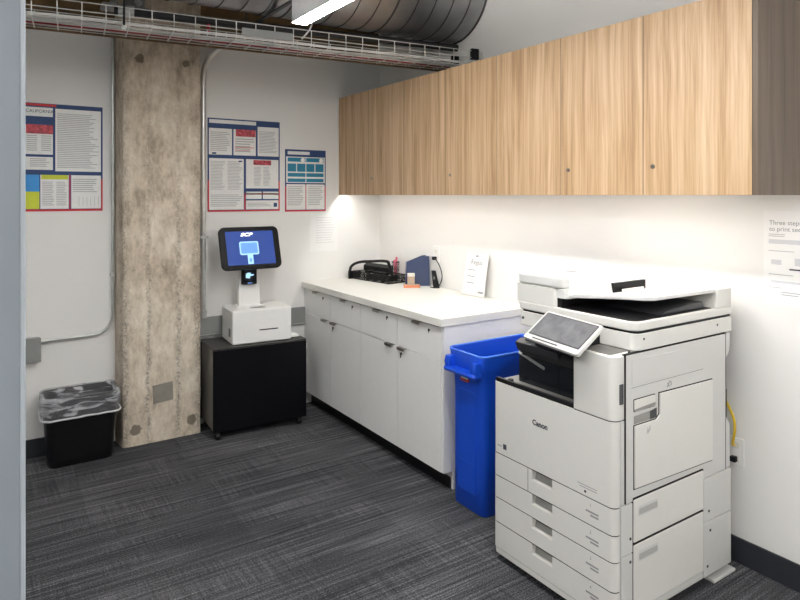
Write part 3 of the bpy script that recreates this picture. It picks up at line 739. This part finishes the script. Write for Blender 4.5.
# grip at the front end: a shelf with two finger openings
mb = MB()
def grip(y0, y1, x0, x1, z0, z1): mb.loft([ring(rrect(x0, x1, y0, y1, .012, 4), z0), ring(rrect(x0-.006, x1, y0-.004, y1+.004, .014, 4), (z0+z1)/2), ring(rrect(x0, x1, y0, y1, .012, 4), z1)])
grip(-.118, .118, -.318, -.262, RBH-.105, RBH-.082)
grip(-.118, -.082, -.312, -.262, RBH-.09, RBH-.030); grip(.082, .118, -.312, -.262, RBH-.09, RBH-.030)
mb.build('grip', 'blue', rb, bevel=0)
mb = MB()
for y in (-.1, .1): mb.loft([[(-.3135+.004*(z > 0), y+.012*math.cos(2*PI*k/14), RBH-.06+.017*math.sin(2*PI*k/14)) for k in range(14)] for z in (0, 1)])
mb.build('grip_hole', 'navyblack', rb)
mb = MB(); mb.prism(rrect(-.068, .068, .09, .60, .015, 4), 'x', -.2645, -.240); 
mb.build('raised_panel', 'blue', rb, bevel=.004)
mb = MB().prism([(-.066, .235), (.066, .235), (.066, .243), (-.066, .243)], 'x', -.2665, -.255).build('panel_rib', 'blue', rb, bevel=.001)
lb_ = MB().prism(rrect(-.022, .042, .642, .678, .008, 4), 'x', -.2705, -.255).build('label_plate', 'rlabel', rb)
MB().box(-.2712, -.2704, -.016, .036, .656, .666).build('label_print', 'wlabel', lb_)

# ------------------------------------------------------------------ multifunction copier
cp = thing('copier', 'large white office copier on four paper drawers by the right wall', 'copier', (1.862, 1.431, 0), math.radians(.2))
PD, PW = .752, .629
# dark base and feet
box('base', 'black', .05, .70, .03, PW-.03, .014, .05, cp)
for x, y in ((.09, .07), (.09, PW-.07), (.64, .07), (.64, PW-.07)):
    MB().cyl((x, y, 0), (x, y, .02), .022, 14).build('caster', 'black', cp)
MB().prism([(.62, -.010), (.782, -.010), (.782, .05), (.62, .05)], 'z', 0, .012).build('stabilizer_foot', 'copier2', cp, bevel=.003)
box('frame', 'gapshade', .0308, PD-.006, .008, PW-.006, .045, .766, cp)
box('rear_frame', 'gapshade', .40, PD-.008, .010, PW-.006, .766, 1.02, cp)
# front drawers
def front_poly(x0, x1, y0, y1, r=.026, c=(0, 1, 1, 0)):
    return rrect(x0, x1, y0, y1, r, 6, c)
def drawer_mesh(z0, z1, handle=True):
    mb = MB()
    hy0, hy1, hh = .289, .397, .040
    FX1 = .030
    zt = z1-hh
    mb.prism(front_poly(0, FX1, 0, PW, .024), 'z', z0, zt)
    mb.prism(rrect(0, FX1, 0, hy0, .024, 6, (0, 0, 1, 0)), 'z', zt, z1)
    mb.prism(rrect(0, FX1, hy1, PW, .024, 6, (0, 1, 0, 0)), 'z', zt, z1)
    return mb
bounds = [(.3705, .4640), (.2750, .366), (.170, .2705), (.059, .165)]
for i, (z0, z1) in enumerate(bounds):
    mb = drawer_mesh(z0, z1); d = mb.build('drawer', 'copier', cp, angle=25)
    MB().prism([(.018, z1-.041), (.0296, z1-.041), (.0296, z1), (.027, z1)], 'y', .289, .397).build('handle_recess', 'recess', d)
    text('drawer_number', str(i+1), .017, 'ink', d, (-.0004, .108, z1-.028), (0, -1, 0), (0, 0, 1))
    mb = MB()
    for k in range(2): mb.box(-.0006, .0004, .068, .125-.02*k, z1-.050-.012*k, z1-.043-.012*k)
    mb.build('size_mark', 'ink', d)
for z0, z1 in ((.464, .4685), (.366, .3705), (.2705, .275), (.165, .170), (.0565, .059)):
    MB().prism(front_poly(.0018, .0305, .0018, PW-.0018, .023), 'z', z0, z1).build('drawer_gap_shade', 'gapshade', cp, angle=25)  # dark strips fill the drawer seams in place of their shade
MB().prism(rrect(.002, .20, .002, .183, .033, 7, (0, 0, 1, 0)), 'z', .7715, .7745).build('tower_gap_shade', 'gapshade', cp, angle=25)  # painted shade of the seam under the tower
MB().box(-.0005, .004, .4185, .4205, .369, .4645).build('lid_seam', 'gapshade', cp)
MB().prism(front_poly(.002, .030, .001, PW-.001), 'z', .034, .0565).build('skirt', 'copier', cp, angle=25)
# big front cover
fc = MB().prism(front_poly(0, .030, 0, PW, .026), 'z', .4685, .7715).build('front_cover', 'copier', cp, angle=25)
text('logo', 'Canon', .030, 'ink2', fc, (-.0004, .395, .652), (0, -1, 0), (0, 0, 1), bold=.0009, sx=1.02)
mb = MB()
for k in range(2): mb.box(-.0005, .0005, .075, .165-.01*k, .505-.009*k, .5075-.009*k)
mb.build('model_text', 'ink', fc)
MB().cyl((-.001, .128, .484), (.001, .128, .484), .005, 12).build('model_dot', 'ink2', fc)
mb = MB().box(-.0006, .0006, .545, .565, .494, .516); mb.build('energy_mark', 'ink2', fc)
MB().box(-.0006, .0006, .575, .600, .500, .504).build('energy_text', 'ink', fc)
# tower at the right with the rounded corner
tw = MB().prism(rrect(0, .20, 0, .184, .034, 7, (0, 0, 1, 0)), 'z', .7745, 1.004).build('tower', 'copier', cp, bevel=.004, angle=25)
MB().prism([(.02, .035), (.19, .035), (.19, .172), (.02, .172)], 'z', 1.003, 1.0065).build('tower_top', 'grey', tw)
# tray floor and its black edge
MB().prism(front_poly(.012, .40, .185, PW-.012, .02), 'z', .766, .776).build('tray_deck', 'recess', cp)
MB().prism([(.004, .185), (.020, .185), (.020, .615), (.004, .615)], 'z', .772, .790).build('tray_edge', 'black', cp, bevel=.003)
# inner black delivery unit
un = MB().prism([(.055, .186), (.40, .186), (.40, .545), (.055, .548)], 'z', .776, .915).build('delivery_unit', 'navyblack', cp, bevel=.006)
MB().prism([(.03, .905), (.40, .93), (.40, 1.02), (.10, 1.02), (.05, .985)], 'y', .186, .50).build('inner_cavity', 'black', cp)
MB().loft([[(.051, .545, .903), (.056, .545, .909), (.056, .545, .900), (.051, .545, .898)], [(.047, .395, .866), (.053, .395, .871), (.053, .395, .862), (.047, .395, .860)]]).build('paper_guide', 'steel', un)
MB().box(.0535, .056, .318, .320, .785, .895).build('unit_seam', 'black', un)
MB().prism([(.02, .955), (.06, .97), (.06, .925), (.035, .917)], 'y', .30, .535).build('lip', 'smoke', un, bevel=.004)
MB().cyl((.03, .55, .776), (.03, .55, .792), .012, 12).build('knob', 'black', cp)
# left wall behind the tray
box('left_wall', 'copier2', .42, PD-.01, PW-.012, PW, .766, 1.02, cp, bevel=.003)
# scanner carriage band
MB().prism(rrect(.105, PD, 0.0, .605, .035, 7, (0, 1, 1, 0)), 'z', 1.0085, 1.070).build('scanner_frame', 'copier', cp, bevel=.003, angle=25)
MB().prism(rrect(.115, PD-.004, 0.006, .598, .03, 7, (0, 1, 1, 0)), 'z', 1.070, 1.079).build('scanner_gap', 'black', cp)
mb = MB()
mb.cyl((.1045, .553, 1.046), (.107, .553, 1.046), .006, 10)
for x, z in ((.10+.07, 1.050), (.66, 1.046), (.085, 1.013)):
    mb.cyl((x, -.0005, z), (x, .004, z), .005, 10)
mb.build('screw_cap', 'ink2', cp)
# platen cover / feeder base
sl = MB().prism(rrect(.10, PD, 0.0, .610, .04, 8, (0, 1, 1, 0)), 'z', 1.0795, 1.114).build('platen_cover', 'copier', cp, bevel=.006, angle=25)
MB().prism(rrect(.115, .62, 0.012, .36, .03, 6, (0, 0, 1, 0)), 'z', 1.1135, 1.1155).build('output_well', 'black', sl)
MB().prism([(.30, 1.115), (.60, 1.115), (.585, 1.143), (.52, 1.145), (.33, 1.127)], 'y', .03, .33).build('output_ramp', 'smoke', sl, bevel=.003)
# rear block and left feeder body
MB().prism(rrect(.640, PD, .0, .62, .006, 2), 'z', 1.113, 1.192).build('rear_block', 'copier', sl, bevel=.004)
fd = MB().prism(rrect(.10, PD-.04, .352, .612, .035, 7, (0, 1, 1, 0)), 'z', 1.192, 1.242).build('feeder_head', 'feedwhite', cp, bevel=.012, seg=3, angle=25)
MB().prism(rrect(.102, PD-.04, .385, .610, .012, 5, (0, 1, 1, 0)), 'z', 1.114, 1.1915).build('feeder_body', 'copier', fd, angle=25)
MB().prism(rrect(.115, .66, .330, .40, .025, 6, (0, 0, 1, 0)), 'z', 1.152, 1.1915).build('feeder_nose', 'feedwhite', fd, angle=25, bevel=.003)
MB().box(.118, .64, .36, .386, 1.1135, 1.153).build('well_back', 'black', fd)
# sloping feed tray
mb = MB()
out = [(.125, .355), (.135, .285), (.20, .16), (.225, .05), (.245, .022), (.632, .006), (.650, .012), (.650, .355)]
def trz(x, y): return 1.178-.020*(y/.355)
mb.loft([[(x, y, trz(x, y)-.0) for x, y in out], [(x, y, trz(x, y)+.016) for x, y in out]])
mb.build('feed_tray', 'feedwhite', fd, bevel=.004)
mb = MB(); mb.loft([[(.15, .36, 1.172), (.62, .36, 1.172), (.62, .222, 1.176), (.20, .222, 1.176)], [(.15, .36, 1.240), (.62, .36, 1.240), (.62, .232, 1.224), (.22, .232, 1.224)]]); mb.build('feed_hood', 'feedwhite', fd, bevel=.004)
MB().box(.265, .475, .2185, .260, 1.182, 1.2205).build('feed_mouth', 'black', fd)
for y in (.075, .200): MB().box(.30, .44, y, y+.007, 1.180, 1.196).build('paper_guide', 'copier', fd, bevel=.002)
MB().box(.26, .31, .44, .47, 1.2415, 1.2435).build('feeder_mark', 'recess', fd)
# right side panels
SD = -.006
MB().prism([(.0572, .474), (.097, .474), (.097, .486), (.546, .486), (.546, .444), (.711, .444), (.711, 1.005), (.0572, 1.005)], 'y', SD, .012).build('side_cover', 'copier2', cp, bevel=.0015)
sd = [c for c in cp.children if c.name.startswith('side_cover')][0]
MB().box(.0545, .0570, SD-.0003, .010, .474, 1.0072).build('side_gap_shade', 'gapshade', cp)  # dark strips along the cover edges, painted as seam shade
MB().box(.0570, .7135, SD-.0003, .010, 1.0052, 1.0074).build('side_gap_shade', 'gapshade', cp)
MB().box(.7112, .7138, SD-.0003, .010, .444, 1.0052).build('side_gap_shade', 'gapshade', cp)
def side_poly(name, pts, m, parent, y0, y1, bevel=.002): return MB().prism(pts, 'y', y0, y1).build(name, m, parent, bevel=bevel, smooth=True)
side_poly('inset_panel', [(.090, .895), (.545, .885), (.545, .978), (.090, .986)], 'copier2', sd, SD-.0015, SD+.002, .0012)
mb = MB()
mb.box(.088, .547, SD-.0006, SD, .8835, .8845)
mb.build('inset_shadow_gap', 'gapshade', sd)
byp = side_poly('bypass_door', [(.102, .520), (.606, .508), (.606, .832), (.252, .838), (.252, .760), (.232, .745), (.102, .745)], 'copier', sd, SD-.006, SD+.002, .002)
mb = MB()
gp = [(.098, .515), (.610, .503), (.610, .8365), (.248, .8425), (.2485, .763), (.231, .7485), (.0985, .7485)]
MB().prism(gp, 'y', SD-.0012, SD+.001).build('door_gap_shade', 'gapshade', sd)  # dark plate; shade around the door is put into its colour
MB().prism(rrect(.099, .228, .795, .842, .004, 2), 'y', SD-.0008, SD+.001).build('grip_gap_shade', 'gapshade', sd)
MB().prism(rrect(.102, .225, .798, .8385, .004, 2), 'y', SD-.004, SD).build('upper_grip', 'copier', sd, bevel=.001)
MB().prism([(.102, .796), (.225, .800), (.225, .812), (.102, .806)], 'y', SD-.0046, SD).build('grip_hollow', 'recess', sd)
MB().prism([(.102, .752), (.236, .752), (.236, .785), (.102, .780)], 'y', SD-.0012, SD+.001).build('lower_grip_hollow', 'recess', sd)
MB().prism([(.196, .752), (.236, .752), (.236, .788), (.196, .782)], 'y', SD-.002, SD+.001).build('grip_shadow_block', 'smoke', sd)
mb = MB().prism([(.300, .852), (.306, .852), (.325, .875), (.319, .875)], 'y', SD-.0006, SD).prism([(.315, .852), (.321, .852), (.310, .868), (.304, .868)], 'y', SD-.0006, SD).prism([(.326, .855), (.331, .855), (.331, .872), (.326, .872)], 'y', SD-.0006, SD); mb.build('jam_icon', 'ink', sd)
mb = MB().prism([(.168, .706), (.186, .710), (.186, .712), (.168, .708)], 'y', SD-.0066, SD).prism([(.172, .712), (.190, .716), (.190, .731), (.187, .731), (.187, .719), (.172, .715)], 'y', SD-.0066, SD).prism([(.172, .712), (.174, .712), (.178, .728), (.176, .728)], 'y', SD-.0066, SD); mb.build('paper_icon', 'ink', byp)
# front strip of the side with the dark catch
box('side_strip', 'copier2', .0325, .0535, -.002, .014, .474, .772, cp, bevel=.001)
MB().prism(rrect(.028, .050, .832, .905, .003, 2), 'y', -.0012, .003).build('catch', 'smoke', cp)
MB().box(.034, .043, -.005, .010, .62, .72).build('hinge_cover', 'copier2', cp, bevel=.002)
# cassette side covers
for z0, z1, lab in ((.325, .482, 'upper'), (.078, .318, 'lower')):
    box('cassette_gap_shade', 'gapshade', .0945, .5465, SD-.0006, .011, z0-.002, z1+.001, cp)  # dark plate giving the painted shade round the cassette cover
    s_ = box('cassette_cover', 'copier', .098, .543, SD-.004, .012, z0, z1-.003, cp, bevel=.003)
    MB().prism(rrect(.122, .240, z1-.068, z1-.030, .008, 3), 'y', SD-.0048, SD-.003).build('grip_frame', 'copier2', s_)
    MB().prism(rrect(.126, .236, z1-.062, z1-.040, .006, 3), 'y', SD-.0052, SD-.003).build('grip_hollow', 'recessshade', s_)  # flat patch; the hollow's shade is put into its grey
for z0, z1 in ((.293, .470), (.045, .289)):
    box('front_corner_cover', 'copier2', .0325, .094, SD-.001, .012, z0, z1, cp, bevel=.002)
for z0, z1 in ((.265, .440), (.045, .262)):
    box('rear_corner_cover', 'copier2', .548, PD, SD-.001, .012, z0, z1, cp, bevel=.002)
box('bottom_rail', 'copier2', .098, .545, SD, .012, .045, .074, cp, bevel=.002)
mb = MB()
for x, z in ((.080, .345), (.080, .262), (.585, .305), (.595, .225), (.575, .085)): mb.cyl((x, SD-.0025, z), (x, SD+.001, z), .0055, 10)
mb.build('screw_cap', 'ink2', cp)
MB().prism([(.714, .444), (PD, .444), (PD, .62), (.722, .66), (.722, .76), (.714, .797)], 'y', -.002, .012).build('rear_side_cover', 'copier2', cp, bevel=.002)
MB().prism([(.714, .80), (.722, .82), (.722, .90), (.745, .925), (PD, .95), (PD, 1.004), (.714, 1.004)], 'y', -.002, .012).build('rear_side_cap', 'copier2', cp, bevel=.002)
box('rear_cover', 'copier2', PD-.006, PD+.012, .03, PW-.03, .06, .60, cp, bevel=.004)
# tilting control panel
pc = Vector((-.008, .250, 1.052))
e1 = Vector((-.17, -1, 0)).normalized()
e2 = Vector((.12, -.034, .095)); e2 = (e2-e1*e2.dot(e1)).normalized(); e3 = e1.cross(e2)
if e3.x > 0: e3 = -e3
PM = Matrix(((e1.x, e3.x, e2.x, pc.x), (e1.y, e3.y, e2.y, pc.y), (e1.z, e3.z, e2.z, pc.z), (0, 0, 0, 1)))
# in panel axes: x right, y towards the viewer, z up the slope
pn = MB().prism(rrect(-.168, .160, -.078, .078, .008, 3), 'y', -.016, 0, PM).build('control_panel', 'copier', cp, bevel=.003)
MB().prism(rrect(-.155, .149, -.055, .070, .003, 2), 'y', -.001, .0010, PM).build('screen_bezel', 'smoke', pn)
MB().prism(rrect(-.150, .144, -.050, .065, .003, 2), 'y', 0, .0016, PM).build('touch_screen', 'tsc', pn)
MB().prism([(-.115, -.070), (.04, -.070), (.04, -.065), (-.115, -.065)], 'y', -.001, .0014, PM).build('status_bar', 'smoke', pn)
MB().prism([(-.14, -.07), (.14, -.07), (.12, .05), (-.12, .05)], 'y', -.034, -.016, PM).build('panel_back', 'black', pn, bevel=.003)
MB().prism([(-.13, -.060), (.08, -.060), (.08, -.010), (-.13, -.010)], 'y', -.055, -.033, PM).build('panel_hinge', 'black', pn, bevel=.003)
MB().prism([(.02, .96), (.12, 1.0), (.12, 1.05), (.04, 1.05)], 'y', .16, .42).build('panel_arm', 'black', cp, bevel=.003)

# the scanner, feeder, panel and delivery unit sit a little further back than the drawers
def nudge(o, dx):
    o.data.transform(Matrix.Translation((dx, 0, 0)))
    for c in o.children: nudge(c, dx)
for c in list(cp.children):
    if c.name.split('.')[0] in ('scanner_frame', 'scanner_gap', 'platen_cover', 'feeder_head', 'control_panel', 'panel_arm', 'delivery_unit', 'inner_cavity'): nudge(c, .018)

# outlet and yellow cord behind the copier
o_ = thing('wall_outlet', 'white wall outlet plate low on the right wall behind the copier', 'outlet', (XR, 1.453, .41))
box('plate', 'white', XR-.006, XR-.0003, 1.425, 1.495, .415, .535, o_, True, .002)
for z in (.445, .503): box('socket', 'paper2', XR-.008, XR-.006, 1.443, 1.477, z-.014, z+.014, o_, True, .002)
q = thing('network_cable', 'yellow cable curving behind the copier down to the wall outlet', 'cable', (XR-.03, 1.46, .6))
MB().tube(smooth_path([(2.668, 1.52, .73), (2.672, 1.487, .70), (2.682, 1.455, .63), (2.688, 1.452, .57), (2.690, 1.462, .515), (XR-.012, 1.462, .503)], 8), .0055, 8).build('cord', 'ycable', q, True)
MB().box(XR-.03, XR-.008, 1.450, 1.474, .434, .456).build('plug', 'black', q, True, .002)

# ------------------------------------------------------------------ overhead services
yaw_t = math.atan2(-.258, 2.353)
TX0, TY0, TZ = -.35, 3.435, 2.42
L_t = 3.05; TWd, TH = .245, .085
tr_ = thing('cable_tray', 'zinc wire basket cable tray hung across the room below the duct', 'cable tray', (TX0, TY0, TZ), yaw_t)
mb = MB()
for y in (0, .061, .122, .184, TWd): mb.cyl((0, y, 0), (L_t, y, 0), .0025, 6)
for y in (0, TWd):
    for z in (.042, TH): mb.cyl((0, y, z), (L_t, y, z), .0025, 6)
k = 0
while k*.105 < L_t:
    x = .02+k*.105; mb.tube([(x, -.003, TH), (x, -.003, -.004), (x, TWd+.003, -.004), (x, TWd+.003, TH)], .0025, 6); k += 1
mb.build('wire_basket', 'wire', tr_)
mb = MB().box(1.52, 1.80, -.006, -.003, .015, .055); mb.build('splice_plate', 'greybox', tr_)
for y in (.02, TWd-.04):
    pass
MB().box(L_t-.06, L_t-.008, -.01, .016, .03, .10).build('end_bracket', 'black', tr_, bevel=.002)
MB().box(L_t-.06, L_t-.008, TWd-.02, TWd+.006, .03, .10).build('end_bracket', 'black', tr_, bevel=.002)
MB().box(.0, L_t, TWd+.006, TWd+.012, -.012, .01).build('rear_rail', 'header', tr_)
Tm = Matrix.Translation((TX0, TY0, TZ)) @ Matrix.Rotation(yaw_t, 4, 'Z')
def tray_cable(name, label, m, y, z, r, group, x0=0.0, x1=L_t-.03, wob=.006):
    q = thing(name, label, 'cable', tuple(Tm @ Vector((x0, y, z))), yaw_t, group)
    ph = 1.3; n = 40
    pts = [((x1-x0)*i/n, wob*math.sin(ph+i*.45)+wob*.6*math.sin(ph*2+i*.17), abs(.004*math.sin(ph+i*.3))) for i in range(n+1)]
    MB().tube(pts, r, 8).build('jacket', m, q)
    return q
wl = 'white data cable lying in the wire basket tray'
tray_cable('data_cable', 'thin white data cable between the trunk cable and the red cables in the tray', 'wcable', .165, .0085, .0045, None, wob=.004)
tray_cable('trunk_cable', 'thick pale trunk cable along the near side of the wire tray', 'wcable', .028, .0105, .0075, None, wob=.003)
tray_cable('trunk_cable', 'thick pale trunk cable down the middle of the wire tray', 'wcable', .118, .0105, .0075, None, wob=.003)
for i in range(3): tray_cable('fire_cable', 'red cable along the rear side of the wire basket tray', 'rcable', .190+.018*i, .0085, .0048, 'red cables in the tray', x1=L_t-.1, wob=.003)
q = thing('loose_cable', 'white loose cable arching up from the tray beside the linear light', 'cable', (1.55, 3.30, 2.44))
MB().tube(smooth_path([(1.50, 3.25, 2.455), (1.535, 3.215, 2.51), (1.53, 3.17, 2.56), (1.46, 3.06, 2.585), (1.395, 2.955, 2.585)], 8), .005, 8).build('jacket', 'wcable', q, True)

# round duct through the right wall
dk = thing('air_duct', 'large round galvanised spiral duct above the cable tray', 'duct', (1.2, 3.40, 2.95))
mb = MB(); DR, DY, DZ = .35, 3.385, 2.968
def dring(x, r, n=64): return [(x, DY+(XR-x)*.02+r*math.cos(2*PI*k/n), DZ+r*math.sin(2*PI*k/n)) for k in range(n)]
mb.loft([dring(-1.9, DR), dring(XR-.001, DR)]); mb.build('duct_body', 'duct', dk, True)
x = XR-.004; k = 0
while x > -1.8:
    w = .006 if k % 5 else .014
    MB().loft([dring(x-w, DR+.0005), dring(x-w*.7, DR+.006), dring(x-w*.3, DR+.006), dring(x, DR+.0005)], False, False).build('seam', 'ductseam', dk, True)
    x -= .125; k += 1
MB().box(1.36, 1.385, DY-.42, DY+.42, DZ-DR-.012, DZ-DR-.006).build('strap', 'ductseam', dk, True)
for y in (DY-.40, DY+.40): MB().cyl((1.372, y, DZ-DR-.01), (1.372, y, ZC), .005, 8).build('strap_rod', 'ductseam', dk, True)

pp = thing('sprinkler_pipe', 'dark steel sprinkler pipe running under the duct', 'pipe', (1.0, 3.66, 2.62))
MB().cyl((.60, 3.7096, 2.585), (XR-.001, 3.372, 2.585), .024, 14).build('pipe', 'pipe', pp, True)
MB().cyl((.62, 3.7067, 2.585), (.70, 3.694, 2.585), .034, 14).build('coupling', 'steel', pp, True)
s_ = MB().cyl((1.09, 3.631, 2.57), (1.09, 3.631, 2.515), .011, 10).build('sprinkler_head', 'red', pp, True)
MB().cyl((1.09, 3.631, 2.515), (1.09, 3.631, 2.511), .022, 14).build('deflector', 'red', s_, True)
cl_ = thing('pipe_clamp', 'grey pipe clamp bracket hung beside the duct at upper left', 'clamp', (.66, 3.75, 2.62))
mb = MB().box(.55, .80, 3.745, 3.85, 2.61, 2.635).box(.60, .63, 3.81, 3.84, 2.63, ZC).box(.68, .78, 3.80, 3.85, 2.635, 2.70); mb.build('bracket', 'greybox', cl_, True, .003)
MB().cyl((.74, 3.78, 2.67), (.74, 3.865, 2.67), .02, 12).build('bolt', 'steel', cl_, True)
hr = thing('hanger_rod', 'black threaded rod holding up the cable tray near the column', 'rod', (.585, 3.334, TZ))
MB().cyl((.585, 3.334, TZ-.02), (.585, 3.334, 2.630), .006, 8).build('rod', 'black', hr, True)
MB().box(.575, .595, 3.322, 3.352, TZ-.012, TZ-.006).build('hook', 'steel', hr, True)
MB().cyl((.585, 3.334, TZ-.026), (.585, 3.334, TZ-.014), .011, 6).build('nut', 'steel', hr, True)

# linear lights
def linear(x0, x1, y0, y1, z, label):
    t = thing('linear_light', label, 'light', ((x0+x1)/2, (y0+y1)/2, z), 0, 'suspended linear lights')
    MB().box(x0, x1, y0, y1, z+.004, z+.18).build('housing', 'housing', t, True, .002)
    MB().box(x0+.003, x1-.003, y0+.004, y1-.003, z, z+.0045).build('diffuser', 'diffuser', t, True)
    MB().box(x0+.012, x1-.012, y0+.03, y1-.03, z+.180, z+.1835).build('added_uplight', 'addeduplight', t, True)  # upward glow added to brighten the duct, tray and upper walls
    for y in (y0+.3, y1-.3): MB().cyl(((x0+x1)/2, y, z+.18), ((x0+x1)/2, y, ZC), .003, 6).build('suspension_cable', 'steel', t, True)
linear(1.313, 1.392, -.60, 2.962, 2.452, 'lit white linear light hanging below the duct')
linear(-.90, -.821, -2.0, .6, 2.452, 'added unseen linear light hanging behind the doorframe')  # fill light added out of view for soft overall brightness
linear(1.313, 1.392, -2.5, -.75, 2.452, 'added unseen linear light behind the camera')  # another added fill light, out of view
linear(-.42, -.341, 1.45, 3.0, 2.452, 'added unseen linear light hanging to the left behind the doorframe wall')  # added out of view to brighten the left of the back wall

# ------------------------------------------------------------------ world and view
w = bpy.data.worlds.new('world'); scn.world = w; w.use_nodes = True
w.node_tree.nodes['Background'].inputs['Color'].default_value = (.9, .95, 1, 1)
w.node_tree.nodes['Background'].inputs['Strength'].default_value = .3
vs = scn.view_settings
vs.view_transform = 'Standard'; vs.look = 'None'; vs.gamma = 1; vs.use_curve_mapping = False
vs.exposure = 1.48
